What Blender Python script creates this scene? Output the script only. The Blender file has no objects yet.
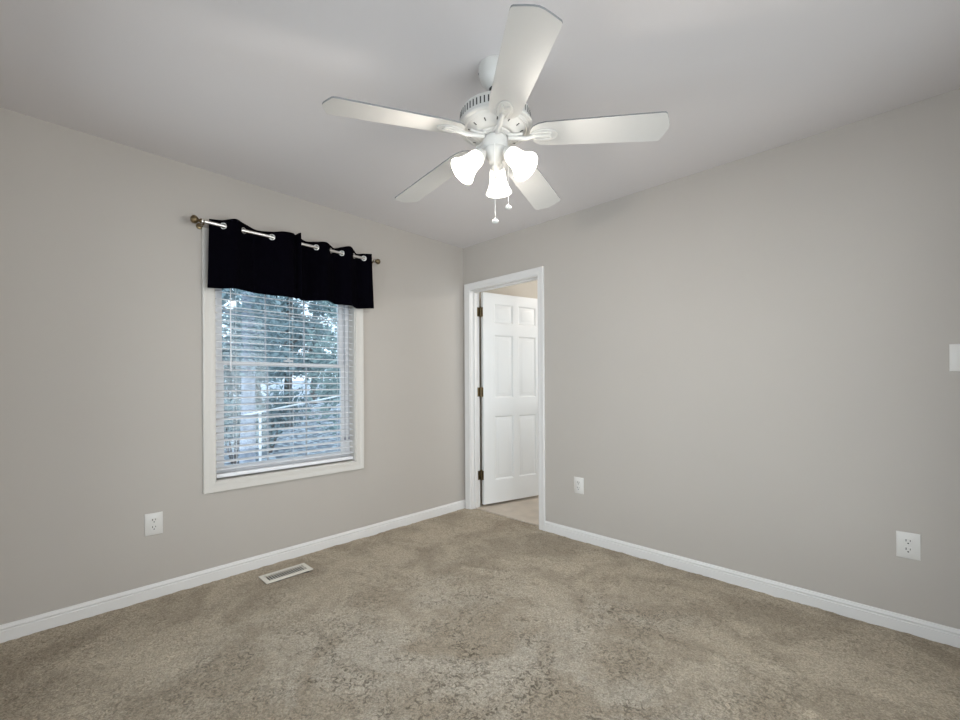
import bpy, bmesh, math, random
from mathutils import Vector, Matrix, noise

S = bpy.context.scene
COL = S.collection
PI = math.pi
random.seed(7)

# ---------------------------------------------------------------- camera
W_PX, F_PX = 960.0, 432.3
YAW, ROLL = 0.7708, 0.0056
cam_d = bpy.data.cameras.new('camera')
cam = bpy.data.objects.new('camera', cam_d)
COL.objects.link(cam)
cam_d.sensor_fit = 'HORIZONTAL'
cam_d.sensor_width = 36.0
cam_d.lens = 36.0 * F_PX / W_PX
cam_d.shift_x = 0.0
cam_d.shift_y = (384.2 - 360.0) / W_PX
cam_d.clip_start = 0.02
cam_d.clip_end = 200
Rv = Vector((math.cos(YAW), math.sin(YAW), 0))
Fv = Vector((-math.sin(YAW), math.cos(YAW), 0))
m = Matrix((( Rv.x, 0, -Fv.x, 2.9385), (Rv.y, 0, -Fv.y, -2.8096), (0, 1, 0, 1.1637), (0, 0, 0, 1)))
cam.matrix_world = m @ Matrix.Rotation(-ROLL, 4, 'Z')
S.camera = cam

# ---------------------------------------------------------------- world, view, large lights
world = bpy.data.worlds.new('sky')
S.world = world
world.use_nodes = True
nt = world.node_tree
bg = nt.nodes['Background']
bg.inputs['Color'].default_value = (0.72, 0.86, 1.0, 1)
bg.inputs['Strength'].default_value = 2.2
S.view_settings.view_transform = 'Standard'
S.view_settings.look = 'None'
S.view_settings.gamma = 1.0
S.view_settings.use_curve_mapping = False
S.view_settings.exposure = 0.10

def area(name, loc, direction, sx, sy, power, col=(1, 1, 1)):
    d = bpy.data.lights.new(name, 'AREA')
    d.shape = 'RECTANGLE'; d.size = sx; d.size_y = sy
    d.energy = power; d.color = col
    o = bpy.data.objects.new(name, d); COL.objects.link(o)
    o.location = loc
    o.rotation_euler = Vector(direction).to_track_quat('-Z', 'Y').to_euler()
    return o
# soft fill lights set just outside the added, unseen windows of both rooms
area('added_fill_rear', (1.75, -3.16, 1.20), (0, 1, 0), 2.7, 1.9, 22, (1.0, 0.925, 0.865))
area('added_fill_east', (3.65, -1.60, 1.20), (-1, 0, 0), 2.4, 1.9, 46, (1.0, 0.925, 0.865))
area('added_fill_next_room', (2.50, 1.40, 1.5), (-1, 0, -0.05), 1.5, 1.3, 16, (1.0, 0.955, 0.90))

# ---------------------------------------------------------------- materials
def mat(name, base, rough=0.6, metal=0.0, vary=0.0, vscale=5.0, bump=0.0, bscale=200.0, bdist=0.001, spec=0.5, coat=0.0):
    mt = bpy.data.materials.new(name); mt.use_nodes = True
    n = mt.node_tree.nodes; l = mt.node_tree.links
    p = n['Principled BSDF']
    p.inputs['Base Color'].default_value = (*base, 1)
    p.inputs['Roughness'].default_value = rough
    p.inputs['Metallic'].default_value = metal
    p.inputs['Specular IOR Level'].default_value = spec
    if coat: p.inputs['Coat Weight'].default_value = coat
    tc = n.new('ShaderNodeTexCoord')
    if vary:
        t = n.new('ShaderNodeTexNoise'); t.inputs['Scale'].default_value = vscale; t.inputs['Detail'].default_value = 4
        l.new(tc.outputs['Object'], t.inputs['Vector'])
        r = n.new('ShaderNodeMapRange')
        r.inputs['From Min'].default_value = .3; r.inputs['From Max'].default_value = .7
        r.inputs['To Min'].default_value = 1 - vary; r.inputs['To Max'].default_value = 1 + vary
        l.new(t.outputs['Fac'], r.inputs['Value'])
        v = n.new('ShaderNodeVectorMath'); v.operation = 'SCALE'
        v.inputs[0].default_value = base
        l.new(r.outputs[0], v.inputs['Scale'])
        l.new(v.outputs[0], p.inputs['Base Color'])
    if bump:
        t = n.new('ShaderNodeTexNoise'); t.inputs['Scale'].default_value = bscale; t.inputs['Detail'].default_value = 3
        l.new(tc.outputs['Object'], t.inputs['Vector'])
        b = n.new('ShaderNodeBump'); b.inputs['Strength'].default_value = bump; b.inputs['Distance'].default_value = bdist
        l.new(t.outputs['Fac'], b.inputs['Height'])
        l.new(b.outputs[0], p.inputs['Normal'])
    return mt

M = {}
M['wall'] = mat('greige_wall_paint', (0.466, 0.428, 0.388), 0.75, vary=.015, vscale=1.2, bump=.25, bscale=260, spec=.25)
M['ceiling'] = mat('ceiling_paint', (0.675, 0.64, 0.63), 0.85, vary=.01, vscale=1.5, bump=.3, bscale=180, spec=.2)
M['trim'] = mat('white_trim_paint', (0.72, 0.70, 0.68), 0.38, vary=.01, vscale=3)
M['door'] = mat('white_door_paint', (0.74, 0.735, 0.72), 0.42, vary=.01, vscale=3)
M['bathwall'] = mat('beige_wall_paint', (0.58, 0.53, 0.46), 0.75, vary=.02, vscale=2, bump=.2, bscale=240, spec=.25)
M['vinyl'] = mat('beige_vinyl_floor', (0.56, 0.49, 0.41), 0.5, vary=.10, vscale=7)
M['plastic'] = mat('white_plastic', (0.68, 0.655, 0.62), 0.4)
M['slot'] = mat('dark_slot', (0.03, 0.028, 0.025), 0.7)
M['winframe'] = mat('white_vinyl_frame', (0.74, 0.74, 0.75), 0.4)
M['casing'] = mat('cream_window_casing', (0.62, 0.59, 0.545), 0.5)
M['grille'] = mat('grey_grille_between_panes', (0.42, 0.46, 0.50), .5)
M['slat'] = mat('white_blind_slat', (0.84, 0.84, 0.86), 0.45)
M['cord'] = mat('cord_white', (0.75, 0.75, 0.76), 0.8)
M['darkcord'] = mat('cord_grey', (0.25, 0.26, 0.3), 0.8)
M['fabric'] = mat('black_valance_fabric', (0.0014, 0.0011, 0.0026), 1.0, spec=.03, bump=.3, bscale=900)
M['nickel'] = mat('brushed_nickel', (0.75, 0.73, 0.70), 0.32, metal=1.0)
M['brass'] = mat('antique_brass', (0.20, 0.15, 0.085), 0.35, metal=1.0, vary=.15, vscale=40)
M['fan'] = mat('white_fan_enamel', (0.56, 0.545, 0.515), 0.4)
M['blade'] = mat('white_fan_blade', (0.50, 0.487, 0.465), 0.55, vary=.01, vscale=4)
M['bladeedge'] = mat('grey_blade_edge', (0.20, 0.20, 0.20), 0.6)
M['vent'] = mat('cream_register_enamel', (0.74, 0.70, 0.62), 0.45)
M['chain'] = mat('bead_chain', (0.80, 0.79, 0.76), 0.4, metal=.3)
M['bark'] = mat('tree_bark', (0.17, 0.15, 0.14), 0.9, vary=.35, vscale=9, bump=.8, bscale=25, bdist=.02)
M['palebark'] = mat('pale_bark', (0.36, 0.39, 0.45), 0.85, vary=.3, vscale=7, bump=.5, bscale=25, bdist=.02)
M['stucco'] = mat('exterior_siding', (0.6, 0.6, 0.58), 0.8)
M['rail'] = mat('white_rail_paint', (0.85, 0.87, 0.9), 0.5)

def leafmat(name, c1, c2):
    mt = bpy.data.materials.new(name); mt.use_nodes = True
    n = mt.node_tree.nodes; l = mt.node_tree.links
    p = n['Principled BSDF']; p.inputs['Roughness'].default_value = .45
    g = n.new('ShaderNodeNewGeometry')
    cr = n.new('ShaderNodeMix'); cr.data_type = 'RGBA'
    cr.inputs['A'].default_value = (*c1, 1); cr.inputs['B'].default_value = (*c2, 1)
    l.new(g.outputs['Random Per Island'], cr.inputs['Factor'])
    l.new(cr.outputs['Result'], p.inputs['Base Color'])
    tr = n.new('ShaderNodeBsdfTranslucent'); l.new(cr.outputs['Result'], tr.inputs['Color'])
    mx = n.new('ShaderNodeMixShader'); mx.inputs[0].default_value = .3
    l.new(p.outputs[0], mx.inputs[1]); l.new(tr.outputs[0], mx.inputs[2])
    l.new(mx.outputs[0], n['Material Output'].inputs['Surface'])
    return mt
M['leaf'] = leafmat('blue_green_leaves', (0.16, 0.24, 0.24), (0.48, 0.60, 0.58))
M['leaf2'] = leafmat('grey_green_leaves', (0.14, 0.20, 0.21), (0.38, 0.48, 0.50))
M['litter'] = leafmat('pale_leaf_litter', (0.20, 0.24, 0.28), (0.62, 0.70, 0.78))
def ground_mat():
    mt = bpy.data.materials.new('leaf_strewn_ground'); mt.use_nodes = True
    n = mt.node_tree.nodes; l = mt.node_tree.links; p = n['Principled BSDF']; p.inputs['Roughness'].default_value = .9
    tc = n.new('ShaderNodeTexCoord'); v = n.new('ShaderNodeTexVoronoi'); v.inputs['Scale'].default_value = 9
    l.new(tc.outputs['Object'], v.inputs['Vector'])
    sp = n.new('ShaderNodeSeparateColor'); l.new(v.outputs['Color'], sp.inputs[0])
    r_ = n.new('ShaderNodeValToRGB'); l.new(sp.outputs[0], r_.inputs[0])
    r_.color_ramp.elements[0].position = .35; r_.color_ramp.elements[0].color = (.20, .23, .27, 1)
    r_.color_ramp.elements[1].position = .95; r_.color_ramp.elements[1].color = (.72, .78, .86, 1)
    l.new(r_.outputs[0], p.inputs['Base Color'])
    return mt
M['ground'] = ground_mat()

def carpet_mat():
    mt = bpy.data.materials.new('taupe_carpet'); mt.use_nodes = True
    n = mt.node_tree.nodes; l = mt.node_tree.links
    p = n['Principled BSDF']
    p.inputs['Roughness'].default_value = 1.0
    p.inputs['Specular IOR Level'].default_value = .05
    p.inputs['Sheen Weight'].default_value = .08
    p.inputs['Sheen Roughness'].default_value = .6
    tc = n.new('ShaderNodeTexCoord')
    def noise_(scale, detail, dist=0.0, rough=.5):
        t = n.new('ShaderNodeTexNoise'); t.inputs['Scale'].default_value = scale
        t.inputs['Detail'].default_value = detail; t.inputs['Distortion'].default_value = dist
        t.inputs['Roughness'].default_value = rough
        l.new(tc.outputs['Object'], t.inputs['Vector']); return t.outputs['Fac']
    def ramp(src, a, b, lo, hi):
        r = n.new('ShaderNodeMapRange'); r.interpolation_type = 'SMOOTHSTEP'
        r.inputs['From Min'].default_value = a; r.inputs['From Max'].default_value = b
        r.inputs['To Min'].default_value = lo; r.inputs['To Max'].default_value = hi
        l.new(src, r.inputs['Value']); return r.outputs[0]
    def mixc(fac, A, B):
        x = n.new('ShaderNodeMix'); x.data_type = 'RGBA'
        l.new(fac, x.inputs['Factor'])
        for k, v in (('A', A), ('B', B)):
            if isinstance(v, tuple): x.inputs[k].default_value = (*v, 1)
            else: l.new(v, x.inputs[k])
        return x.outputs['Result']
    # worn, greyer and paler pile in the middle of the room; browner pile along the walls
    vm = n.new('ShaderNodeVectorMath'); vm.operation = 'DISTANCE'
    sc = n.new('ShaderNodeMapping'); sc.inputs['Scale'].default_value = (1.0, 1.0, 0)
    l.new(tc.outputs['Object'], sc.inputs['Vector'])
    l.new(sc.outputs[0], vm.inputs[0]); vm.inputs[1].default_value = (1.85, -1.75, 0)
    add = n.new('ShaderNodeMath'); add.operation = 'MULTIPLY_ADD'
    l.new(noise_(1.7, 3), add.inputs[0]); add.inputs[1].default_value = 1.6
    l.new(vm.outputs['Value'], add.inputs[2])
    wear = ramp(add.outputs[0], 1.25, 2.2, 1.0, 0.0)
    base = mixc(wear, (0.510, 0.432, 0.328), (0.475, 0.420, 0.342))
    patch = ramp(noise_(2.6, 6, .8, .6), .40, .64, 0.0, .85)
    base2 = mixc(patch, base, (0.355, 0.293, 0.216))
    # dark comma-shaped gaps where the tufts part
    tuft = noise_(40, 5, 1.5, .62)
    gaps = ramp(tuft, .36, .54, 1.0, 0.0)
    amt = ramp(noise_(4.5, 3, .8), .34, .62, .22, .9)
    gm = n.new('ShaderNodeMath'); gm.operation = 'MULTIPLY'
    wm = n.new('ShaderNodeMath'); wm.operation = 'MULTIPLY_ADD'; wm.inputs[1].default_value = .55; wm.inputs[2].default_value = .45
    l.new(wear, wm.inputs[0]); am2 = n.new('ShaderNodeMath'); am2.operation = 'MULTIPLY'
    l.new(wm.outputs[0], am2.inputs[0]); l.new(amt, am2.inputs[1])
    l.new(gaps, gm.inputs[0]); l.new(am2.outputs[0], gm.inputs[1])
    base3 = mixc(gm.outputs[0], base2, (0.11, 0.088, 0.060))
    fine = ramp(noise_(150, 3, .8), .3, .7, .72, 1.28)
    v = n.new('ShaderNodeVectorMath'); v.operation = 'SCALE'
    l.new(base3, v.inputs[0]); l.new(fine, v.inputs['Scale'])
    l.new(v.outputs[0], p.inputs['Base Color'])
    b1 = n.new('ShaderNodeBump'); b1.inputs['Strength'].default_value = .9; b1.inputs['Distance'].default_value = .018
    l.new(tuft, b1.inputs['Height'])
    b2 = n.new('ShaderNodeBump'); b2.inputs['Strength'].default_value = .8; b2.inputs['Distance'].default_value = .003
    l.new(noise_(230, 3, .4), b2.inputs['Height']); l.new(b1.outputs[0], b2.inputs['Normal'])
    l.new(b2.outputs[0], p.inputs['Normal'])
    return mt
M['carpet'] = carpet_mat()

def glass_mat():
    mt = bpy.data.materials.new('window_glass'); mt.use_nodes = True
    n = mt.node_tree.nodes; l = mt.node_tree.links
    n.remove(n['Principled BSDF'])
    t = n.new('ShaderNodeBsdfTransparent'); t.inputs[0].default_value = (.93, .96, .97, 1)
    g = n.new('ShaderNodeBsdfGlossy'); g.inputs['Roughness'].default_value = .02
    fr = n.new('ShaderNodeFresnel'); fr.inputs['IOR'].default_value = 1.45
    mx = n.new('ShaderNodeMixShader')
    l.new(fr.outputs[0], mx.inputs[0]); l.new(t.outputs[0], mx.inputs[1]); l.new(g.outputs[0], mx.inputs[2])
    l.new(mx.outputs[0], n['Material Output'].inputs['Surface'])
    return mt
M['glass'] = glass_mat()

def shade_mat():
    mt = bpy.data.materials.new('lit_frosted_glass'); mt.use_nodes = True
    n = mt.node_tree.nodes; l = mt.node_tree.links
    p = n['Principled BSDF']; p.inputs['Base Color'].default_value = (.9, .9, .88, 1)
    p.inputs['Roughness'].default_value = .3
    p.inputs['Emission Color'].default_value = (1, .97, .92, 1)
    p.inputs['Emission Strength'].default_value = 1.5
    t = n.new('ShaderNodeBsdfTranslucent'); t.inputs[0].default_value = (.95, .93, .9, 1)
    mx = n.new('ShaderNodeMixShader'); mx.inputs[0].default_value = .5
    l.new(p.outputs[0], mx.inputs[1]); l.new(t.outputs[0], mx.inputs[2])
    l.new(mx.outputs[0], n['Material Output'].inputs['Surface'])
    return mt
M['shade'] = shade_mat()
M['bulb'] = mat('lit_bulb', (1, 1, 1), .4)
_p = M['bulb'].node_tree.nodes['Principled BSDF']
_p.inputs['Emission Color'].default_value = (1, .95, .88, 1); _p.inputs['Emission Strength'].default_value = 6

# ---------------------------------------------------------------- mesh helpers
class MB:
    def __init__(s): s.v = []; s.f = []; s.mi = []; s.sm = []
    def add(s, vs, fs, smooth=False, mi=0):
        o = len(s.v); s.v += [Vector(p) for p in vs]
        for f in fs: s.f.append([i + o for i in f]); s.sm.append(smooth); s.mi.append(mi)
        return s
    def box(s, a, b, mi=0, bev=0.0):
        x0, y0, z0 = a; x1, y1, z1 = b
        x0, x1 = min(x0, x1), max(x0, x1); y0, y1 = min(y0, y1), max(y0, y1); z0, z1 = min(z0, z1), max(z0, z1)
        if bev > 0:
            bm = bmesh.new(); bmesh.ops.create_cube(bm, size=1)
            for q in bm.verts:
                q.co = Vector(((x0 + x1) / 2 + q.co.x * (x1 - x0), (y0 + y1) / 2 + q.co.y * (y1 - y0), (z0 + z1) / 2 + q.co.z * (z1 - z0)))
            bmesh.ops.bevel(bm, geom=bm.edges[:], offset=bev, segments=2, profile=.5, affect='EDGES')
            bm.verts.index_update()
            s.add([q.co.copy() for q in bm.verts], [[q.index for q in f.verts] for f in bm.faces], False, mi)
            bm.free(); return s
        vs = [(x0,y0,z0),(x1,y0,z0),(x1,y1,z0),(x0,y1,z0),(x0,y0,z1),(x1,y0,z1),(x1,y1,z1),(x0,y1,z1)]
        return s.add(vs, [(0,3,2,1),(4,5,6,7),(0,1,5,4),(1,2,6,5),(2,3,7,6),(3,0,4,7)], False, mi)
    def tube(s, p0, p1, r0, r1=None, n=16, mi=0):
        return s.path([p0, p1], [r0, r1 if r1 is not None else r0], n, mi)
    def path(s, pts, rad, n=12, mi=0, closed=False):
        pts = [Vector(p) for p in pts]
        if not isinstance(rad, (list, tuple)): rad = [rad] * len(pts)
        k = len(pts); vs = []
        prev = None
        for i, p in enumerate(pts):
            if closed: d = pts[(i + 1) % k] - pts[i - 1]
            else: d = pts[min(i + 1, k - 1)] - pts[max(i - 1, 0)]
            d.normalize()
            if prev is None:
                u = d.orthogonal().normalized()
            else:
                u = prev - d * prev.dot(d)
                u = u.normalized() if u.length > 1e-6 else d.orthogonal().normalized()
            prev = u; w = d.cross(u)
            for j in range(n):
                a = 2 * PI * j / n
                vs.append(p + (u * math.cos(a) + w * math.sin(a)) * rad[i])
        fs = []
        for i in range(k if closed else k - 1):
            i2 = (i + 1) % k
            for j in range(n):
                j2 = (j + 1) % n
                fs.append((i * n + j, i * n + j2, i2 * n + j2, i2 * n + j))
        s.add(vs, fs, True, mi)
        if not closed:
            o = len(s.v) - k * n
            s.f.append([o + j for j in range(n)][::-1]); s.sm.append(False); s.mi.append(mi)
            s.f.append([o + (k - 1) * n + j for j in range(n)]); s.sm.append(False); s.mi.append(mi)
        return s
    def lathe(s, prof, n=40, M_=None, mi=0, smooth=True):
        """prof: list of (radius, z); spun round z, then moved by matrix M_"""
        M_ = M_ or Matrix.Identity(4); vs = []; k = len(prof)
        for r, z in prof:
            for j in range(n):
                a = 2 * PI * j / n
                vs.append(M_ @ Vector((r * math.cos(a), r * math.sin(a), z)))
        fs = []
        for i in range(k - 1):
            for j in range(n):
                j2 = (j + 1) % n
                fs.append((i * n + j, i * n + j2, (i + 1) * n + j2, (i + 1) * n + j))
        return s.add(vs, fs, smooth, mi)
    def prism(s, outline, z0, z1, M_=None, mi=0, mi_side=None):
        """closed 2-D outline (counter-clockwise) extruded in z"""
        M_ = M_ or Matrix.Identity(4); k = len(outline)
        vs = [M_ @ Vector((x, y, z0)) for x, y in outline] + [M_ @ Vector((x, y, z1)) for x, y in outline]
        s.add(vs, [list(range(k))[::-1], [k + i for i in range(k)]], False, mi)
        o = len(s.v) - 2 * k
        for i in range(k):
            j = (i + 1) % k
            s.f.append([o + i, o + j, o + k + j, o + k + i]); s.sm.append(False); s.mi.append(mi if mi_side is None else mi_side)
        return s
    def build(s, name, mats, parent=None, loc=None):
        me = bpy.data.meshes.new(name)
        off = Vector(loc) if loc is not None else Vector((0, 0, 0))
        me.from_pydata([tuple(p - off) for p in s.v], [], s.f)
        for mt in (mats if isinstance(mats, (list, tuple)) else [mats]): me.materials.append(mt)
        me.polygons.foreach_set('use_smooth', s.sm)
        me.polygons.foreach_set('material_index', s.mi)
        me.update()
        bm = bmesh.new(); bm.from_mesh(me)
        bmesh.ops.remove_doubles(bm, verts=bm.verts, dist=1e-6) if len(s.v) < 30000 else None
        bmesh.ops.recalc_face_normals(bm, faces=bm.faces) if len(s.v) < 30000 else None
        bm.to_mesh(me); bm.free()
        if len(s.v) < 30000: me.set_sharp_from_angle(angle=math.radians(38))
        o = bpy.data.objects.new(name, me); COL.objects.link(o)
        if loc is not None: o.location = loc
        if parent: o.parent = parent
        return o

def world_build(mb, name, mats, parent):
    """mesh given in world coordinates, parented to an Empty that stands somewhere"""
    o = mb.build(name, mats)
    o.parent = parent
    o.matrix_parent_inverse = Matrix.Identity(4)
    inv = Matrix.Translation(-Vector(parent['_base'])) if '_base' in parent else Matrix.Identity(4)
    o.data.transform(inv)
    return o

def tag(o, label=None, cat=None, group=None, kind=None):
    if label: o['label'] = label
    if cat: o['category'] = cat
    if group: o['group'] = group
    if kind: o['kind'] = kind
    return o

class Thing:
    """an Empty at a thing's base; parts are given in world coordinates"""
    def __init__(s, name, base, label=None, cat=None, group=None, kind=None):
        s.e = bpy.data.objects.new(name, None); COL.objects.link(s.e)
        s.e.location = base; s.base = Vector(base); s.e.empty_display_size = .05
        tag(s.e, label, cat, group, kind)
    def part(s, name, mb, mats, label=None):
        o = mb.build(name, mats); o.data.transform(Matrix.Translation(-s.base)); o.parent = s.e
        if label: o['label'] = label
        return o
    def sub(s, name, mb, mats, parent, label=None):
        o = mb.build(name, mats); o.data.transform(Matrix.Translation(-s.base)); o.parent = parent
        if label: o['label'] = label
        return o

def struct(name, mb, mats, label=None, cat=None):
    o = mb.build(name, mats); tag(o, label, cat, kind='structure'); return o

def wall_with_holes(mb, axis, p0, p1, a0, a1, z0, z1, holes, mi=0):
    """slab between planes p0,p1 of `axis`; spans a0..a1 along the other axis; holes (h0,h1,hz0,hz1)"""
    cuts_a = sorted({a0, a1, *[h[0] for h in holes], *[h[1] for h in holes]})
    cuts_z = sorted({z0, z1, *[h[2] for h in holes], *[h[3] for h in holes]})
    for i in range(len(cuts_a) - 1):
        for j in range(len(cuts_z) - 1):
            ca = (cuts_a[i] + cuts_a[i + 1]) / 2; cz = (cuts_z[j] + cuts_z[j + 1]) / 2
            if any(h[0] < ca < h[1] and h[2] < cz < h[3] for h in holes): continue
            if axis == 'x': mb.box((p0, cuts_a[i], cuts_z[j]), (p1, cuts_a[i + 1], cuts_z[j + 1]), mi)
            else: mb.box((cuts_a[i], p0, cuts_z[j]), (cuts_a[i + 1], p1, cuts_z[j + 1]), mi)

# ---------------------------------------------------------------- room shell
H = 2.44
RX, RY = 3.54, -3.05          # the room runs x 0..RX, y RY..0
NX, NY = 2.2, 2.8             # the next room runs x 0..NX, y .115..NY
WY0, WY1, WZ0, WZ1 = -2.067, -1.125, 0.578, 2.035      # window rough opening
DX0, DX1, DZ1 = 0.067, 0.882, 2.045                   # door rough opening

b = MB(); wall_with_holes(b, 'x', -0.15, 0.0, RY - .12, 0.0, 0, H, [(WY0, WY1, WZ0, WZ1)])
struct('wall_left', b, M['wall'], 'greige painted wall holding the window', 'wall')
b = MB(); wall_with_holes(b, 'y', 0.0, 0.115, -0.15, RX + .12, 0, H, [(DX0, DX1, 0, DZ1)])
struct('wall_right', b, M['wall'], 'greige painted wall holding the doorway', 'wall')
b = MB(); wall_with_holes(b, 'y', RY - .12, RY, 0, RX + .12, 0, H, [(.35, 3.15, .2, 2.2)])
struct('wall_rear', b, M['wall'], 'greige painted wall behind the camera', 'wall')
b = MB(); wall_with_holes(b, 'x', RX, RX + .12, RY, 0, 0, H, [(-2.85, -.35, .2, 2.2)])
struct('wall_east', b, M['wall'], 'greige painted wall right of the camera', 'wall')
b = MB().box((-.15, RY - .12, H), (RX + .12, .115, H + .12))
struct('ceiling', b, M['ceiling'], 'smooth white painted ceiling', 'ceiling')

# carpet: a fine grid whose vertices carry the crushed, ridged pile
def seg_d(px, py, ax, ay, bx, by):
    dx, dy = bx - ax, by - ay
    t = max(0, min(1, ((px - ax) * dx + (py - ay) * dy) / (dx * dx + dy * dy)))
    return math.hypot(px - ax - t * dx, py - ay - t * dy)
def carpet_z(x, y):
    q = Vector((x, y, 0))
    z = .004 + .0040 * noise.noise(q * 5.5) + .0035 * noise.noise(q * 17 + Vector((3, 1, 0))) + .003 * noise.noise(q * 45)
    if .18 < x < .285 and -1.865 < y < -1.612: return -.008
    z += .016 * math.exp(-(seg_d(x, y, 2.35, -.80, 3.0, -1.02) / .026) ** 2)
    z += .014 * math.exp(-(seg_d(x, y, .95, -.93, 1.22, -.80) / .022) ** 2)
    z -= .016 * math.exp(-(math.hypot(x - 1.13, y + .88) / .035) ** 2)
    z -= .012 * math.exp(-(math.hypot(x - 2.60, y + .96) / .03) ** 2)
    return z
b = MB(); nx, ny = 300, 258
vs = [(RX * i / nx, RY * j / ny, carpet_z(RX * i / nx, RY * j / ny)) for j in range(ny + 1) for i in range(nx + 1)]
fs = [(j * (nx + 1) + i, (j + 1) * (nx + 1) + i, (j + 1) * (nx + 1) + i + 1, j * (nx + 1) + i + 1) for j in range(ny) for i in range(nx)]
b.add(vs, fs, True)
# carpet tongue under the door up to the threshold line
nx2, ny2 = 66, 4
vs = [(DX0 + .02 + .775 * i / nx2, .05 * j / ny2, carpet_z(DX0 + .775 * i / nx2, .05 * j / ny2) * (1 - .5 * j / ny2)) for j in range(ny2 + 1) for i in range(nx2 + 1)]
fs = [(j * (nx2 + 1) + i, j * (nx2 + 1) + i + 1, (j + 1) * (nx2 + 1) + i + 1, (j + 1) * (nx2 + 1) + i) for j in range(ny2) for i in range(nx2)]
b.add(vs, fs, True)
b.box((-.15, RY - .12, -.12), (RX + .12, .05, -.03))
struct('floor', b, M['carpet'], 'taupe wall to wall carpet with crushed worn pile', 'floor')

# next room
b = MB(); b.box((-.15, .05, -.12), (NX + .12, NY + .12, .006))
struct('floor_next_room', b, M['vinyl'], 'beige vinyl floor beyond the doorway', 'floor')
b = MB(); b.box((-.15, .115, 0), (0, NY + .12, H))
struct('wall_next_left', b, M['bathwall'], 'warm beige wall seen above the open door', 'wall')
b = MB(); b.box((0, NY, 0), (NX + .12, NY + .12, H))
struct('wall_next_back', b, M['bathwall'], 'beige wall at the far end of the next room', 'wall')
b = MB(); wall_with_holes(b, 'x', NX, NX + .12, .115, NY, 0, H, [(.6, 2.2, .8, 2.1)])
struct('wall_next_right', b, M['bathwall'], 'beige wall of the next room facing the open door', 'wall')
b = MB().box((-.15, .115, H), (NX + .12, NY + .12, H + .12))
struct('ceiling_next_room', b, M['ceiling'], 'white ceiling of the next room', 'ceiling')

# baseboards: moulded profile (depth, height) swept along the wall
PROF = [(0, -.012), (.014, -.012), (.014, .053), (.010, .056), (.010, .060), (.0125, .063), (.0125, .067), (.008, .072), (.006, .079), (0, .081)]
def baseboard(name, p0, p1, nrm, label):
    b = MB(); n = len(PROF)
    vs = [(p[0] + nrm[0] * d, p[1] + nrm[1] * d, z) for p in (p0, p1) for d, z in PROF]
    fs = [(i, (i + 1) % n, n + (i + 1) % n, n + i) for i in range(n)]
    b.add(vs, fs + [list(range(n)), list(range(n, 2 * n))])
    struct(name, b, M['trim'], label, 'baseboard')
baseboard('baseboard_left', (0, RY), (0, 0), (1, 0), 'white moulded baseboard along the window wall')
baseboard('baseboard_right', (.925, 0), (RX, 0), (0, -1), 'white moulded baseboard along the wall right of the doorway')
baseboard('baseboard_rear', (0, RY), (RX, RY), (0, 1), 'white baseboard on the wall behind the camera')
baseboard('baseboard_east', (RX, RY), (RX, 0), (-1, 0), 'white baseboard on the wall right of the camera')
baseboard('baseboard_next_room', (0, NY), (NX, NY), (0, -1), 'white baseboard at the far end of the next room')

# ---------------------------------------------------------------- doorway and door
def mitred_casing(mb, plane, sgn, axis, a0, a1, z0, z1, wv, depth_out, closed_bottom):
    """picture-frame casing with a stepped profile round an opening a0..a1, z0..z1 (inner edges)"""
    prof = [(0, 0), (0, .55), (.12, .70), (.30, .72), (.42, .62), (.60, .70), (.82, 1.0), (.95, 1.0), (1.0, .85), (1.0, 0)]
    def P(a, z, d):
        return (plane + sgn * d, a, z) if axis == 'x' else (a, plane + sgn * d, z)
    loops = []
    for t, d in prof:
        o = t * wv; dd = d * depth_out
        if closed_bottom: loops.append([P(a0 - o, z0 - o, dd), P(a0 - o, z1 + o, dd), P(a1 + o, z1 + o, dd), P(a1 + o, z0 - o, dd)])
        else: loops.append([P(a0 - o, z0, dd), P(a0 - o, z1 + o, dd), P(a1 + o, z1 + o, dd), P(a1 + o, z0, dd)])
    vs = [p for lp in loops for p in lp]; fs = []
    k = len(prof)
    for i in range(k):
        i2 = (i + 1) % k
        for j in range(4 if closed_bottom else 3):
            j2 = (j + 1) % 4
            fs.append((i * 4 + j, i * 4 + j2, i2 * 4 + j2, i2 * 4 + j))
    mb.add(vs, fs)
    if not closed_bottom:
        o = len(mb.v) - len(vs)
        mb.f.append([o + i * 4 for i in range(k)]); mb.sm.append(False); mb.mi.append(0)
        mb.f.append([o + i * 4 + 3 for i in range(k)]); mb.sm.append(False); mb.mi.append(0)

DOOR_DX = .012   # the doorway's parts are laid out from .055 and moved together
door = Thing('door_1', (0.46, 0.06, 0.0), 'open white six panel door in a white cased doorway', 'door', kind='structure')
b = MB(); mitred_casing(b, 0.0, -1, 'y', .072, .853, .0, 2.035, .058, .017, False)
door.part('door_casing', b, M['trim'])
b = MB(); mitred_casing(b, 0.115, 1, 'y', .072, .853, .006, 2.035, .058, .017, False)
door.part('door_casing', b, M['trim'])
b = MB()
b.box(((DX0 - DOOR_DX), 0, 0), (.077, .115, 2.03)); b.box((.848, 0, 0), ((DX1 - DOOR_DX), .115, 2.03)); b.box(((DX0 - DOOR_DX), 0, 2.03), ((DX1 - DOOR_DX), .115, DZ1))
jamb = door.part('door_jamb', b, M['trim'])
b = MB()   # door stop
b.box((.077, .042, 0), (.089, .074, 2.018), bev=.002); b.box((.836, .042, 0), (.848, .074, 2.018), bev=.002); b.box((.077, .042, 2.018), (.848, .074, 2.03), bev=.002)
door.sub('door_stop', b, M['trim'], jamb)
b = MB(); b.box((.848 - .0015, .083, .93), (.848 + .002, .112, 1.0))
door.sub('strike_plate', b, M['brass'], jamb, 'brass strike plate')

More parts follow.
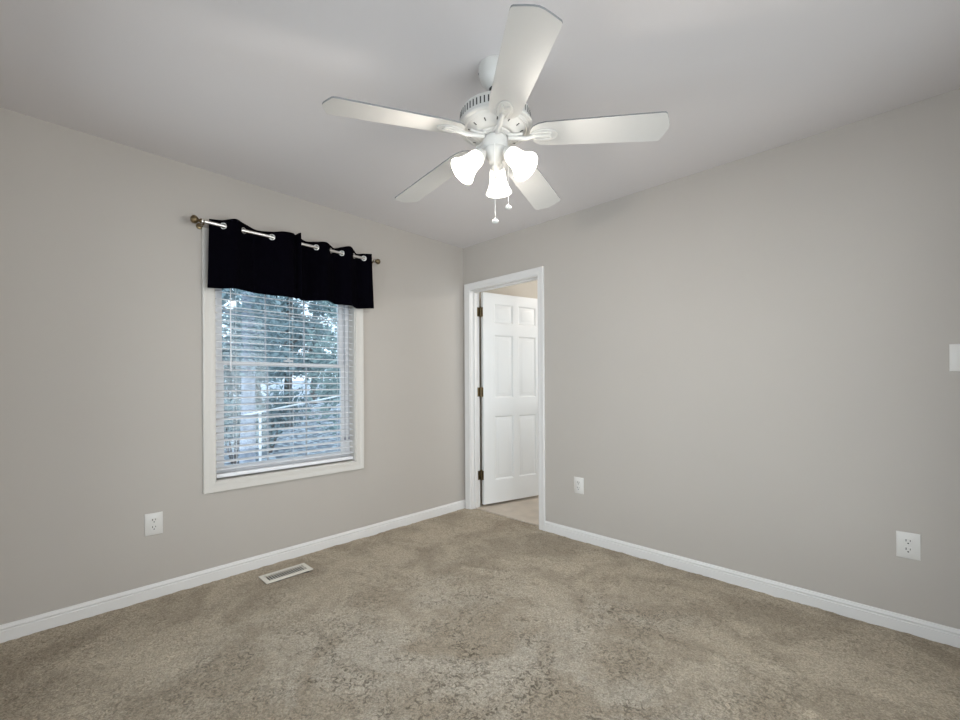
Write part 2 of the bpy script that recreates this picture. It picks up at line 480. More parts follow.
# the leaf, local x along its width, y its thickness (0..-.035), swung on the hinge
HINGE = Vector((.084, .138, 0)); OPEN = math.radians(75.5)
LW, LH, LT = .755, 2.0, .035
Lm = Matrix.Translation(HINGE) @ Matrix.Rotation(OPEN, 4, 'Z')
def leaf_mesh():
    """six-panel leaf: flat stiles and rails, each panel sunk behind an ogee and raised again"""
    mb = MB()
    xs = [0, .125, .345, .410, .630, LW]
    zt = .03 + LH
    rows = [(.245, .86), (1.03, 1.635), (1.745, 1.935)]
    zs = [.03] + [z for r in rows for z in r] + [zt]
    cols = [(xs[1], xs[2]), (xs[3], xs[4])]
    for side, y0, sg in ((0, -LT, -1), (1, 0.0, 1)):
        for i in range(5):
            for j in range(len(zs) - 1):
                a0, a1, c0, c1 = xs[i], xs[i + 1], zs[j], zs[j + 1]
                if i in (1, 3) and j in (1, 3, 5):
                    steps = [(0, 0), (.004, -.0025), (.014, -.011), (.022, -.011), (.046, -.002), (.05, -.0015)]
                    vs = []
                    for o, d in steps:
                        y = y0 + sg * d
                        vs += [(a0 + o, y, c0 + o), (a1 - o, y, c0 + o), (a1 - o, y, c1 - o), (a0 + o, y, c1 - o)]
                    fs = []
                    for k in range(len(steps) - 1):
                        for q in range(4):
                            fs.append((k * 4 + q, k * 4 + (q + 1) % 4, (k + 1) * 4 + (q + 1) % 4, (k + 1) * 4 + q))
                    k = len(steps) - 1
                    fs.append((k * 4, k * 4 + 1, k * 4 + 2, k * 4 + 3))
                    mb.add(vs, fs)
                else:
                    mb.add([(a0, y0, c0), (a1, y0, c0), (a1, y0, c1), (a0, y0, c1)], [(0, 1, 2, 3)])
    # edges
    mb.add([(0, 0, .03), (0, -LT, .03), (0, -LT, zt), (0, 0, zt)], [(0, 1, 2, 3)])
    mb.add([(LW, 0, .03), (LW, -LT, .03), (LW, -LT, zt), (LW, 0, zt)], [(0, 1, 2, 3)])
    mb.add([(0, 0, zt), (LW, 0, zt), (LW, -LT, zt), (0, -LT, zt)], [(0, 1, 2, 3)])
    mb.add([(0, 0, .03), (LW, 0, .03), (LW, -LT, .03), (0, -LT, .03)], [(0, 1, 2, 3)])
    mb.v = [Lm @ p for p in mb.v]
    return mb
leaf = door.part('door_leaf', leaf_mesh(), M['door'])
for hz in (.26, 1.045, 1.80):
    b = MB()
    b.tube((.088, .127, hz), (.088, .127, hz + .09), .0075, n=14)
    b.lathe([(.0, -.007), (.006, -.005), (.0085, 0), (.0, .001)], 14, Matrix.Translation((.088, .127, hz)))
    b.lathe([(.0085, 0), (.006, .006), (0, .008)], 14, Matrix.Translation((.088, .127, hz + .09)))
    b.box((.0765, .090, hz + .002), (.0795, .124, hz + .088))
    a = MB().box((-.006, -.033, hz + .002), (-.0005, -.002, hz + .088)); b.add([Lm @ p for p in a.v], a.f)
    for k in (.02, .045, .07):
        b.lathe([(0, .0015), (.003, .001), (.0035, 0)], 10, Matrix.Translation((.0795, .106, hz + k)) @ Matrix.Rotation(PI / 2, 4, 'Y'))
    door.sub('hinge', b, M['brass'], leaf, 'antique brass butt hinge')
b = MB()
for sg, y0 in ((1, 0), (-1, -LT)):
    R_ = Lm @ Matrix.Translation((LW - .06, y0, .96)) @ Matrix.Rotation(-sg * PI / 2, 4, 'X')
    b.lathe([(0, 0), (.03, 0), (.031, .004), (.02, .008), (.011, .012), (.011, .03), (.02, .036), (.027, .048), (.024, .058), (.012, .064), (0, .065)], 24, R_)
door.sub('door_knob', b, M['brass'], leaf, 'antique brass round knob')
b = MB().box((.077, .046, .006), (.848, .056, .014), bev=.002)
door.part('threshold_strip', b, M['vinyl'])
door.e.location.x += DOOR_DX

# ---------------------------------------------------------------- window
def window_unit(name, base, full, label):
    return Thing(name, base, label, 'window', kind='structure')
win = Thing('window_1', (0.0, -1.59, 0.6), 'white double hung window with cream casing behind the blind', 'window', kind='structure')
b = MB(); mitred_casing(b, 0.0, 1, 'x', WY0 + .005, WY1 - .005, WZ0 + .012, WZ1 - .005, .062, .018, True)
win.part('window_casing', b, M['casing'])
b = MB()   # jamb liner
b.box((-.15, WY0, WZ0), (0, WY0 + .012, WZ1)); b.box((-.15, WY1 - .012, WZ0), (0, WY1, WZ1))
b.box((-.15, WY0, WZ1 - .012), (0, WY1, WZ1)); b.box((-.15, WY0, WZ0), (0, WY1, WZ0 + .016))
win.part('window_jamb', b, M['casing'])
b = MB()   # vinyl master frame
y0, y1, z0, z1 = WY0 + .012, WY1 - .012, WZ0 + .016, WZ1 - .012
for a in ((y0, y0 + .03, z0, z1), (y1 - .03, y1, z0, z1), (y0 + .0295, y1 - .0295, z0, z0 + .03), (y0 + .0295, y1 - .0295, z1 - .03, z1)):
    b.box((-.150, a[0], a[2]), (-.075, a[1], a[3]), bev=.002)
win.part('window_frame', b, M['winframe'])
def sash(x0, x1, za, zb, rails):
    b = MB(); ya, yb = y0 + .0305, y1 - .0305
    b.box((x0, ya, za), (x1, ya + .035, zb), bev=.002); b.box((x0, yb - .035, za), (x1, yb, zb), bev=.002)
    b.box((x0 + .001, ya + .032, za + .001), (x1 - .001, yb - .032, za + rails[0])); b.box((x0 + .001, ya + .032, zb - rails[1]), (x1 - .001, yb - .032, zb - .001))
    s_ = win.part('sash', b, M['winframe'])
    g = MB(); xm = (x0 + x1) / 2
    g.box((xm - .002, ya + .03, za + rails[0] - .005), (xm + .002, yb - .03, zb - rails[1] + .005))
    win.sub('pane', g, M['glass'], s_)
    gr = MB()
    w_ = (yb - ya - .07)
    for k in (1, 2):
        yy = ya + .035 + w_ * k / 3; gr.box((xm - .006, yy - .004, za + rails[0] - .004), (xm + .006, yy + .004, zb - rails[1] + .004))
    zz = (za + zb) / 2 + 0; gr.box((xm - .0055, ya + .03, zz - .004), (xm + .0055, yb - .03, zz + .004))
    win.sub('grille', gr, M['grille'], s_)
sash(-.107, -.080, z0 + .025, 1.318, (.045, .026))
sash(-.140, -.112, 1.292, z1 - .025, (.026, .035))
b = MB(); b.box((-.082, -1.62, 1.325), (-.102, -1.56, 1.337), bev=.002); b.tube((-.09, -1.59, 1.335), (-.09, -1.59, 1.347), .009)
win.part('sash_lock', b, M['winframe'])

# unseen windows, added so that the fill lights can reach both rooms
def added_window(name, axis, plane, out, a0, a1, z0, z1, label, base):
    w = Thing(name, base, label, 'window', kind='structure')
    b = MB()
    mitred_casing(b, plane, -out, axis, a0, a1, z0, z1, .058, .018, True)
    w.part('window_casing', b, M['trim'])
    b = MB(); d0, d1 = plane + out * .02, plane + out * .07
    def bx(a, c, e, f_):
        if axis == 'x': b.box((d0, a, e), (d1, c, f_))
        else: b.box((a, d0, e), (c, d1, f_))
    bx(a0, a0 + .04, z0, z1); bx(a1 - .04, a1, z0, z1); bx(a0, a1, z0, z0 + .04); bx(a0, a1, z1 - .04, z1)
    bx((a0 + a1) / 2 - .02, (a0 + a1) / 2 + .02, z0, z1)
    fr = w.part('window_frame', b, M['winframe'])
    g = MB(); dm = (d0 + d1) / 2
    if axis == 'x': g.box((dm - .002, a0, z0), (dm + .002, a1, z1))
    else: g.box((a0, dm - .002, z0), (a1, dm + .002, z1))
    w.sub('pane', g, M['glass'], fr)
added_window('added_window_2', 'y', RY, -1, .35, 3.15, .2, 2.2, 'unseen wide white sliding window added behind the camera to let in light', (1.75, RY, .2))
added_window('added_window_3', 'x', RX, 1, -2.85, -.35, .2, 2.2, 'unseen wide white sliding window added right of the camera to let in light', (RX, -1.6, .2))
added_window('added_window_4', 'x', NX, 1, .6, 2.2, .8, 2.1, 'unseen white sliding window added to light the next room', (NX, 1.4, .8))

# ---------------------------------------------------------------- window blind
BY0, BY1 = WY0 + .018, WY1 - .018
blind = Thing('window_blind', (-.04, -1.59, WZ0 + .02), 'white two inch slatted horizontal blind lowered over the window', 'blind')
b = MB().box((-.064, BY0, WZ1 - .062), (-.016, BY1, WZ1 - .014), bev=.003)
blind.part('head_rail', b, M['slat'])
slat = MB(); PITCH = .0432; ztop = WZ1 - .095
zbot = WZ0 + .040; nsl = int((ztop - zbot - .03) / PITCH) + 1
TILT = math.radians(-6)
for k in range(nsl):
    zc = zbot + .038 + PITCH * k
    sag = .0012 * math.sin(k * 1.7)
    n_, vs, fs = 6, [], []
    for yy in (BY0, (BY0 + BY1) / 2, BY1):
        zs_ = zc + (sag if yy not in (BY0, BY1) else 0)
        for sgn in (1, -1):
            for i in range(n_ + 1):
                t = (i / n_ - .5) * .050
                arch = .0025 * (1 - (t / .025) ** 2)
                vs.append((-.040 + t * math.cos(TILT), yy, zs_ + t * math.sin(TILT) + arch + sgn * .0013))
    m_ = 2 * (n_ + 1)
    for r in range(2):
        for i in range(n_):
            fs.append((r * m_ + i, r * m_ + i + 1, (r + 1) * m_ + i + 1, (r + 1) * m_ + i))
            j = n_ + 1 + i
            fs.append((r * m_ + j, (r + 1) * m_ + j, (r + 1) * m_ + j + 1, r * m_ + j + 1))
        for i, j in ((0, n_ + 1), (n_, 2 * n_ + 1)):
            fs.append((r * m_ + i, r * m_ + j, (r + 1) * m_ + j, (r + 1) * m_ + i))
    for r in (0, 2):
        fs.append([r * m_ + i for i in range(n_ + 1)] + [r * m_ + n_ + 1 + i for i in range(n_, -1, -1)])
    slat.add(vs, fs)
blind.part('slats', slat, M['slat'])
b = MB().box((-.066, BY0, zbot - .012), (-.014, BY1, zbot + .010), bev=.003)
blind.part('bottom_rail', b, M['slat'])
for yy in (-1.94, -1.59, -1.24):
    b = MB()
    for xx in (-.0125, -.0675): b.tube((xx, yy, zbot), (xx, yy, WZ1 - .06), .0011, n=6)
    for k in range(nsl):
        zc = zbot + .038 + PITCH * k - .0025
        b.tube((-.0125, yy, zc), (-.0675, yy, zc), .0006, n=5)
    blind.part('ladder_cord', b, M['cord'])
for yy in (-1.212, -1.180):
    b = MB(); b.tube((-.008, yy, .78), (-.010, yy, WZ1 - .06), .0015, n=6)
    b.lathe([(0, 0), (.006, .003), (.0065, .012), (.003, .026), (0, .028)], 12, Matrix.Translation((-.008, yy, .755)))
    blind.part('lift_cord', b, M['darkcord'])
b = MB(); b.tube((-.008, -1.97, 1.25), (-.010, -1.97, WZ1 - .06), .0035, n=8)
blind.part('tilt_wand', b, M['slat'])

# ---------------------------------------------------------------- curtain rod and valance
RODX, RODZ = .090, 2.102
rod = Thing('curtain_rod', (0, -1.57, RODZ), 'thin nickel curtain rod with brass ball finials above the window', 'curtain rod')
b = MB().tube((RODX, -2.150, RODZ), (RODX, -1.015, RODZ), .0095, n=20)
b.tube((RODX, -1.60, RODZ), (RODX, -1.012, RODZ), .0082, n=20)
rod.part('rod', b, M['nickel'])
fin = [(.0095, 0), (.014, .001), (.0145, .006), (.010, .009), (.008, .014), (.012, .020), (.0175, .024), (.0225, .032), (.0245, .041), (.0225, .050), (.0165, .058), (.008, .063), (0, .064)]
for yy, sg in ((-2.145, 1), (-1.018, -1)):
    b = MB().lathe([(r * (.98 if sg == 1 else .85), z * (.86 if sg == 1 else .8)) for r, z in fin], 28, Matrix.Translation((RODX, yy, RODZ)) @ Matrix.Rotation(sg * PI / 2, 4, 'X'))
    rod.part('finial', b, M['brass'], 'antique brass ball finial')
for yy in (-2.135, -1.030):
    b = MB(); b.lathe([(0, 0), (.018, 0), (.018, .004), (.012, .008), (0, .008)], 20, Matrix.Translation((0, yy, RODZ - .005)) @ Matrix.Rotation(PI / 2, 4, 'Y'))
    b.path([(.004, yy, RODZ - .005), (.05, yy, RODZ - .012), (.078, yy, RODZ - .016), (.090, yy, RODZ - .015)], .005, 10)
    b.path([(RODX + .0125 * math.cos(t), yy, RODZ + .0125 * math.sin(t)) for t in [PI * 1.0 + PI * 1.1 * i / 12 for i in range(13)]], .003, 8)
    rod.part('bracket', b, M['brass'], 'antique brass wall bracket')

GY = [-2.034, -1.925, -1.760, -1.588, -1.470, -1.366, -1.282, -1.188, -1.105]
val = Thing('window_valance', (RODX, -1.57, 1.74), 'short black grommet valance hanging from the rod over the blind', 'valance')
# the fabric weaves behind (x<rod) and before (x>rod) the rod between the grommets
ctrl = [(-2.102, -.022)]
sgn = 1
for i, g in enumerate(GY):
    ctrl.append((g, 0.0))
    if i < len(GY) - 1:
        wdt = GY[i + 1] - g
        ctrl.append(((g + GY[i + 1]) / 2, sgn * (.022 + .10 * min(wdt, .14))))
        sgn = -sgn
ctrl.append((-1.052, .022))
def catmull(p, steps):
    out = []
    for i in range(len(p) - 1):
        a = p[max(i - 1, 0)]; b_ = p[i]; c = p[i + 1]; d = p[min(i + 2, len(p) - 1)]
        for k in range(steps):
            t = k / steps
            out.append(tuple(.5 * ((2 * b_[q]) + (-a[q] + c[q]) * t + (2 * a[q] - 5 * b_[q] + 4 * c[q] - d[q]) * t * t + (-a[q] + 3 * b_[q] - 3 * c[q] + d[q]) * t ** 3) for q in range(2)))
    out.append(p[-1]); return out
ctrl_full = []
for c in ctrl:
    ctrl_full.append(c)
    if abs(c[0] - (GY[2] + GY[3]) / 2) < .02:
        ctrl_full[-1] = (-1.700, .034)
        ctrl_full += [(-1.640, .030), (-1.618, .012), (-1.606, .040), (-1.594, .046)]
path = catmull(ctrl_full, 7)
ROWS = 18; b = MB(); vs = []; n_ = len(path)
for r in range(ROWS + 1):
    t = r / ROWS
    for (yy, dx) in path:
        zt = 2.142 + .006 * math.sin(yy * 19) + .008 * (dx / .035)
        zb = 1.735 + .006 * math.sin(yy * 13 + 1)
        z = zt + (zb - zt) * t
        k = 1 + .15 * t
        wob = .006 * t * math.sin(yy * 24 + 2)
        flare = (yy + 1.57) * .02 * t
        vs.append((RODX + dx * k + wob, yy + flare, z))
fs = [(r * n_ + i, r * n_ + i + 1, (r + 1) * n_ + i + 1, (r + 1) * n_ + i) for r in range(ROWS) for i in range(n_ - 1)]
b.add(vs, fs, True)
fab = val.part('fabric', b, M['fabric'])
md = fab.modifiers.new('thickness', 'SOLIDIFY'); md.thickness = .0025; md.offset = 0
for i, g in enumerate(GY):
    # direction of the cloth where it crosses the rod
    s_ = 1 if i % 2 == 0 else -1
    ang = math.atan2(s_ * .6, 1.0)
    b = MB(); Mg = Matrix.Translation((RODX, g, RODZ)) @ Matrix.Rotation(-ang, 4, 'Z') @ Matrix.Rotation(PI / 2, 4, 'Y')
    b.lathe([(.0135, -.003), (.016, -.004), (.0185, -.003), (.0195, 0), (.0185, .003), (.016, .004), (.0135, .003), (.0135, -.003)], 28, Mg)
    val.part('grommet', b, M['nickel'], 'nickel ring grommet')

# ---------------------------------------------------------------- ceiling fan
FX, FY = 1.774, -1.5142
fan = Thing('ceiling_fan', (FX, FY, H), 'white five blade ceiling fan with three lit glass shades', 'ceiling fan')
T = Matrix.Translation((FX, FY, 0))
b = MB().lathe([(0, 2.44), (.064, 2.44), (.066, 2.432), (.064, 2.405), (.055, 2.378), (.040, 2.360), (.026, 2.352), (.020, 2.350), (0, 2.350)], 40, T)
can = fan.part('canopy', b, M['fan'])
for a in (.6, .6 + PI):
    b = MB(); b.lathe([(0, .003), (.004, .002), (.005, 0)], 10, Matrix.Translation((FX, FY, 2.42)) @ Matrix.Rotation(a, 4, 'Z') @ Matrix.Translation((.065, 0, 0)) @ Matrix.Rotation(PI / 2, 4, 'Y'))
    fan.sub('canopy_screw', b, M['slot'], can, 'dark canopy screw')
b = MB().lathe([(.0, 2.365), (.020, 2.360), (.024, 2.350), (.020, 2.338), (.0, 2.336)], 24, T)
fan.part('hanger_ball', b, M['slot'], 'black hanger ball')
b = MB().tube((FX, FY, 2.31), (FX, FY, 2.345), .0125, n=20)
fan.part('downrod', b, M['fan'])
b = MB().lathe([(0, 2.3040), (.020, 2.3040), (.024, 2.2920), (.045, 2.2860), (.090, 2.2780), (.122, 2.2640), (.138, 2.2500), (.1415, 2.2420),
                (.1415, 2.2070), (.147, 2.2040), (.1505, 2.1990), (.1505, 2.1920), (.147, 2.1880), (.136, 2.1860), (.133, 2.1820), (.126, 2.1790), (.123, 2.1810), (.120, 2.1770), (.092, 2.1670), (.088, 2.163), (.074, 2.161), (.070, 2.164), (0, 2.164)], 64, T)
mot = fan.part('motor_housing', b, M['fan'])
b = MB()
for k in range(56):
    a = 2 * PI * k / 56
    q = MB().box((.1407, -.0026, 2.2120), (.1422, .0026, 2.2380)); R_ = T @ Matrix.Rotation(a, 4, 'Z'); b.add([R_ @ p for p in q.v], q.f)
for k in range(14):
    a = 2 * PI * (k + .3) / 14
    q = MB().box((-.007, -.0022, -.0012), (.007, .0022, .0012)); R_ = T @ Matrix.Rotation(a, 4, 'Z') @ Matrix.Translation((.106, 0, 2.1715)) @ Matrix.Rotation(-.34, 4, 'Y'); b.add([R_ @ p for p in q.v], q.f)
fan.sub('vent_slots', b, M['slot'], mot, 'dark cooling slots')
b = MB().lathe([(0, 2.1700), (.060, 2.1700), (.064, 2.1640), (.060, 2.1580), (.050, 2.1560), (.050, 2.1540), (0, 2.1540)], 40, T)
fan.part('flywheel', b, M['fan'])
b = MB().lathe([(0, 2.1560), (.043, 2.1550), (.049, 2.1480), (.050, 2.1140), (.047, 2.1060), (.049, 2.1020), (.049, 2.0920), (.040, 2.0780), (.028, 2.0640), (.024, 2.0500), (.012, 2.0420), (.006, 1.992), (0, 1.990)], 40, T)
swh = fan.part('switch_housing', b, M['fan'])

A0 = .591; PITCHB = -.182
DROOP = [.050, .078, .086, .104, .076]
def blade_outline():
    pts = []
    up = [(.138, 0), (.141, .022), (.153, .042), (.174, .055), (.202, .0605), (.30, .0635), (.45, .0675), (.585, .0705), (.620, .0715), (.632, .0705), (.638, .066), (.649, .040), (.658, .014), (.660, 0)]
    pts = up + [(x, -y) for x, y in up[-2:0:-1]]
    return pts[::-1]
for k in range(5):
    ang = A0 - k * 2 * PI / 5
    dr = math.atan(DROOP[k])
    base = T @ Matrix.Rotation(ang, 4, 'Z')
    Bm = base @ Matrix.Translation((.145, 0, 2.151)) @ Matrix.Rotation(dr, 4, 'Y') @ Matrix.Translation((-.145, 0, 0)) @ Matrix.Rotation(PITCHB, 4, 'X')
    b = MB().prism(blade_outline(), .0, .0055, Bm, 0, 1)
    bl = fan.part('blade', b, [M['blade'], M['bladeedge']])
    # cast bracket: curved arm from the flywheel, widening to an oval plate with two loops under the blade
    b = MB()
    def bp(x, y, z): return Bm @ Vector((x, y, z))
    arm = [base @ Vector((.052, 0, 2.1560)), base @ Vector((.085, 0, 2.1540)), base @ Vector((.115, 0, 2.1600)), bp(.150, 0, -.010), bp(.180, 0, -.006)]
    arm = [base @ Vector((.052, 0, 2.150)), base @ Vector((.09, 0, 2.144)), base @ Vector((.125, 0, 2.139)), bp(.150, 0, -.009), bp(.180, 0, -.006)]
    b.path(arm, [.010, .0085, .008, .0075, .005], 10)
    arm2 = [base @ Vector((.050, .012, 2.1580)), base @ Vector((.080, .004, 2.1560)), base @ Vector((.11, 0, 2.1600))]
    b.path(arm2, .006, 8); b.path([Vector(base @ Vector((.050, -.012, 2.1580))), base @ Vector((.080, -.004, 2.1560)), base @ Vector((.11, 0, 2.1600))], .006, 8)
    oval = [((.195) + .052 * math.cos(t), .029 * math.sin(t)) for t in [2 * PI * i / 32 for i in range(32)]]
    b.prism(oval, -.0035, -.0002, Bm)
    b.path([bp((.195) + .052 * math.cos(2 * PI * i / 32), .029 * math.sin(2 * PI * i / 32), -.003) for i in range(32)], .0026, 8, closed=True)
    for sg in (1, -1):
        b.path([bp(.188 + .036 * math.cos(t), sg * .0105 + .0085 * math.sin(t), -.006) for t in [2 * PI * i / 24 for i in range(24)]], .0032, 8, closed=True)
    for sx, sy in ((.215, 0), (.170, .016), (.170, -.016)):
        b.lathe([(0, -.002), (.0035, -.0015), (.004, 0)], 10, Bm @ Matrix.Translation((sx, sy, -.0035)))
    fan.sub('blade_bracket', b, M['fan'], bl)

SHZ = [126, 246, 6]
for k, dg in enumerate(SHZ):
    az = math.radians(dg); tilt = math.radians(44)
    base = T @ Matrix.Rotation(az, 4, 'Z')
    # local axis of the shade: -z rotated outwards
    neck = Vector((.058, 0, 2.0820))
    Sm = base @ Matrix.Translation(neck) @ Matrix.Rotation(-tilt, 4, 'Y') @ Matrix.Scale(.93, 4)
    b = MB(); b.path([base @ Vector((.030, 0, 2.0960)), base @ Vector((.042, 0, 2.0920)), Sm @ Vector((0, 0, -.004))], [.011, .011, .012], 14)
    b.lathe([(0, .006), (.014, .005), (.024, -.002), (.028, -.012), (.0285, -.026), (.0265, -.030), (0, -.030)], 28, Sm)
    cup = fan.part('lamp_holder', b, M['fan'])
    outer = [(.024, -.020), (.030, -.024), (.0345, -.034), (.036, -.048), (.037, -.064), (.040, -.082), (.0455, -.100), (.053, -.116), (.0595, -.128), (.0605, -.131)]
    inner = [(r - .003, z) for r, z in outer[::-1]]; inner[0] = (.0585, -.1305)
    b = MB().lathe(outer + inner, 40, Sm)
    sh = fan.part('lamp_shade', b, M['shade'], 'glowing white frosted bell shade')
    b = MB().lathe([(0, -.030), (.012, -.030), (.013, -.042), (.020, -.052), (.025, -.064), (.0265, -.074), (.024, -.086), (.016, -.095), (.006, -.099), (0, -.0995)], 24, Sm)
    fan.sub('light_bulb', b, M['bulb'], sh)
    ld = bpy.data.lights.new('bulb_light', 'POINT'); ld.energy = 10.0; ld.color = (1.0, .94, .86); ld.shadow_soft_size = .03
    lo = bpy.data.objects.new('bulb_light', ld); COL.objects.link(lo); lo.location = Sm @ Vector((0, 0, -.118))

def chain(cx_, cy_, ztop_, zb_, label):
    b = MB(); z = ztop_; b.tube((cx_, cy_, zb_ + .012), (cx_, cy_, ztop_), .0010, n=6)
    while z > zb_ + .014:
        b.lathe([(0, -.0016), (.0016, 0), (0, .0016)], 6, Matrix.Translation((cx_, cy_, z))); z -= .0042
    c = fan.part('pull_chain', b, M['chain'], label)
    b = MB().lathe([(0, .013), (.003, .012), (.0045, .008), (.011, .005), (.0135, .001), (.0135, -.004), (.010, -.008), (.004, -.010), (0, -.010)], 20, Matrix.Translation((cx_, cy_, zb_)))
    fan.sub('chain_pull', b, M['fan'], c)
q = Vector((FX, FY, 0)) - Fv * .050 - Rv * .004
b = MB()
chain(q.x, q.y, 2.105, 1.801, 'longer pull chain')
q2 = Vector((FX, FY, 0)) + Rv * .052 + Fv * .012
chain(q2.x, q2.y, 2.100, 1.880, 'shorter pull chain')

# unseen flush ceiling lamp, added to light the next room and the door from above
dome = Thing('added_ceiling_lamp', (1.25, 1.35, H), 'unseen lit white dome lamp added on the ceiling to light the next room', 'ceiling lamp')
Td = Matrix.Translation((1.25, 1.35, 0))
dome.part('base', MB().lathe([(0, H), (.15, H), (.152, H - .02), (.14, H - .025), (0, H - .025)], 40, Td), M['fan'])
dome.part('lamp_shade', MB().lathe([(.138, H - .025), (.13, H - .055), (.10, H - .085), (.05, H - .10), (0, H - .104)], 40, Td), M['shade'])
ld = bpy.data.lights.new('added_dome_light', 'POINT'); ld.energy = 24; ld.color = (1.0, .95, .88); ld.shadow_soft_size = .08
lo = bpy.data.objects.new('added_dome_light', ld); COL.objects.link(lo); lo.location = (1.25, 1.35, H - .20)

# ---------------------------------------------------------------- outlets and switch
def plate_mesh(w, h, d, hole=None):
    """bevelled cover plate, x = width, z = height, sits on y = 0 and faces -y"""
    mb = MB(); st = [(0, 0), (0, .5), (.004, 1.0)]
    vs = []
    for o, t in st:
        vs += [(-w / 2 + o, -d * t, -h / 2 + o), (w / 2 - o, -d * t, -h / 2 + o), (w / 2 - o, -d * t, h / 2 - o), (-w / 2 + o, -d * t, h / 2 - o)]
    fs = []
    for k in range(2):
        for q in range(4): fs.append((k * 4 + q, k * 4 + (q + 1) % 4, (k + 1) * 4 + (q + 1) % 4, (k + 1) * 4 + q))
    fs += [(8, 9, 10, 11), (0, 3, 2, 1)]
    return mb.add(vs, fs)
def make_outlet(loc, rz, label, group=None):
    e = bpy.data.objects.new('wall_outlet', None); COL.objects.link(e); e.location = loc; e.rotation_euler = (0, 0, rz); e.empty_display_size = .03
    tag(e, label, 'outlet', group)
    plate_mesh(.080, .120, .006).build('cover_plate', M['plastic'], e)
    for zc in (.0195, -.0195):
        mb = MB(); o = []
        for i in range(32):
            t = 2 * PI * i / 32
            o.append((.0172 * math.cos(t), max(-.0138, min(.0138, .0172 * math.sin(t)))))
        mb.prism(o, 0, .0025, Matrix.Translation((0, -.0055, zc)) @ Matrix.Rotation(PI / 2, 4, 'X'))
        r = mb.build('receptacle', M['plastic'], e)
        s = MB(); s.box((-.0085, -.0084, zc + .000), (-.0055, -.0078, zc + .010)); s.box((.0055, -.0084, zc + .001), (.0080, -.0078, zc + .009))
        s.tube((0, -.0078, zc - .0075), (0, -.0084, zc - .0075), .0030, n=14)
        s.build('prong_holes', M['slot'], r, None)['label'] = 'dark prong holes'
    s = MB().lathe([(0, .0015), (.0025, .0012), (.0032, 0)], 12, Matrix.Translation((0, -.006, 0)) @ Matrix.Rotation(PI / 2, 4, 'X'))
    s.build('screw', M['plastic'], e)
    return e
def copy_tree(o, parent=None):
    c = o.copy(); COL.objects.link(c); c.parent = parent
    for ch in list(o.children): copy_tree(ch, c)
    return c
out1 = make_outlet((0, -2.358, .408), PI / 2, 'white duplex outlet low on the window wall left of the floor vent', 'white duplex wall outlets')
out2 = copy_tree(out1); out2.location = (2.963, 0, .407); out2.rotation_euler = (0, 0, 0)
out2['label'] = 'large looking white duplex outlet near the right edge of the photo'
out3 = copy_tree(out1); out3.location = (1.227, 0, .409); out3.rotation_euler = (0, 0, 0)
out3['label'] = 'small white outlet just right of the doorway casing'

sw = bpy.data.objects.new('light_switch', None); COL.objects.link(sw); sw.location = (3.137, 0, 1.268); sw.empty_display_size = .03
tag(sw, 'white rocker light switch at the right edge, above the outlet', 'switch')
plate_mesh(.083, .120, .006).build('cover_plate', M['plastic'], sw)
b = MB()
for a in ((-.0185, -.0165, -.035, .035), (.0165, .0185, -.035, .035), (-.0185, .0185, -.035, -.033), (-.0185, .0185, .033, .035)):
    b.box((a[0], -.0075, a[2]), (a[1], -.005, a[3]))
b.build('switch_bezel', M['plastic'], sw)
b = MB(); b.add([(-.016, -.005, -.032), (.016, -.005, -.032), (.016, -.0065, -.032), (-.016, -.0065, -.032),
                 (-.016, -.0068, 0), (.016, -.0068, 0), (-.016, -.0105, .032), (.016, -.0105, .032), (-.016, -.005, .032), (.016, -.005, .032)],
                [(0, 1, 2, 3), (3, 2, 5, 4), (4, 5, 7, 6), (6, 7, 9, 8), (8, 9, 1, 0), (0, 3, 4, 6, 8), (1, 9, 7, 5, 2)])
b.build('rocker', M['plastic'], sw)

# ---------------------------------------------------------------- floor register
VX0, VX1, VY0, VY1, VZ = .165, .300, -1.877, -1.600, .014
vent = Thing('floor_vent', ((VX0 + VX1) / 2, (VY0 + VY1) / 2, .004), 'cream metal floor vent let into the carpet below the window', 'vent')
b = MB(); wd = .022
def bevel_strip(mb, outer, inner, zo, zi):
    vs = [(x, y, zo - .004) for x, y in outer] + [(x, y, zo) for x, y in outer] + [(x, y, zi) for x, y in inner] + [(x, y, zi - .010) for x, y in inner]
    fs = []
    for k in range(3):
        for q in range(4): fs.append((k * 4 + q, k * 4 + (q + 1) % 4, (k + 1) * 4 + (q + 1) % 4, (k + 1) * 4 + q))
    mb.add(vs, fs)
bevel_strip(b, [(VX0, VY0), (VX1, VY0), (VX1, VY1), (VX0, VY1)], [(VX0 + wd, VY0 + wd), (VX1 - wd, VY0 + wd), (VX1 - wd, VY1 - wd), (VX0 + wd, VY1 - wd)], VZ, VZ + .004)
fr = vent.part('flange', b, M['vent'])
b = MB().box((VX0 + wd - .004, VY0 + wd - .004, -.008), (VX1 - wd + .004, VY1 - wd + .004, -.001))  # near-black slab, its colour stands in for the shade inside the duct
vent.part('duct_shadow', b, M['slot'], 'dark slab painted as the shade inside the duct')
b = MB(); nl = 15
L0, L1 = VY0 + wd, VY1 - wd - .018
for k in range(nl + 1):
    yy = L0 + (L1 - L0) * k / nl
    b.box((VX0 + wd - .002, yy - .0018, VZ), (VX1 - wd + .002, yy + .0018, VZ + .003))
b.box((VX0 + wd - .002, L1, .010), (VX1 - wd + .002, L1 + .005, VZ + .003)); b.box((VX0 + wd - .002, L1 + .013, .010), (VX1 - wd + .002, VY1 - wd, VZ + .003))
vent.part('louvers', b, M['vent'])
b = MB().box(((VX0 + VX1) / 2 - .006, L1 + .006, .010), ((VX0 + VX1) / 2 + .006, L1 + .012, VZ + .009), bev=.001)
vent.part('damper_lever', b, M['vent'])

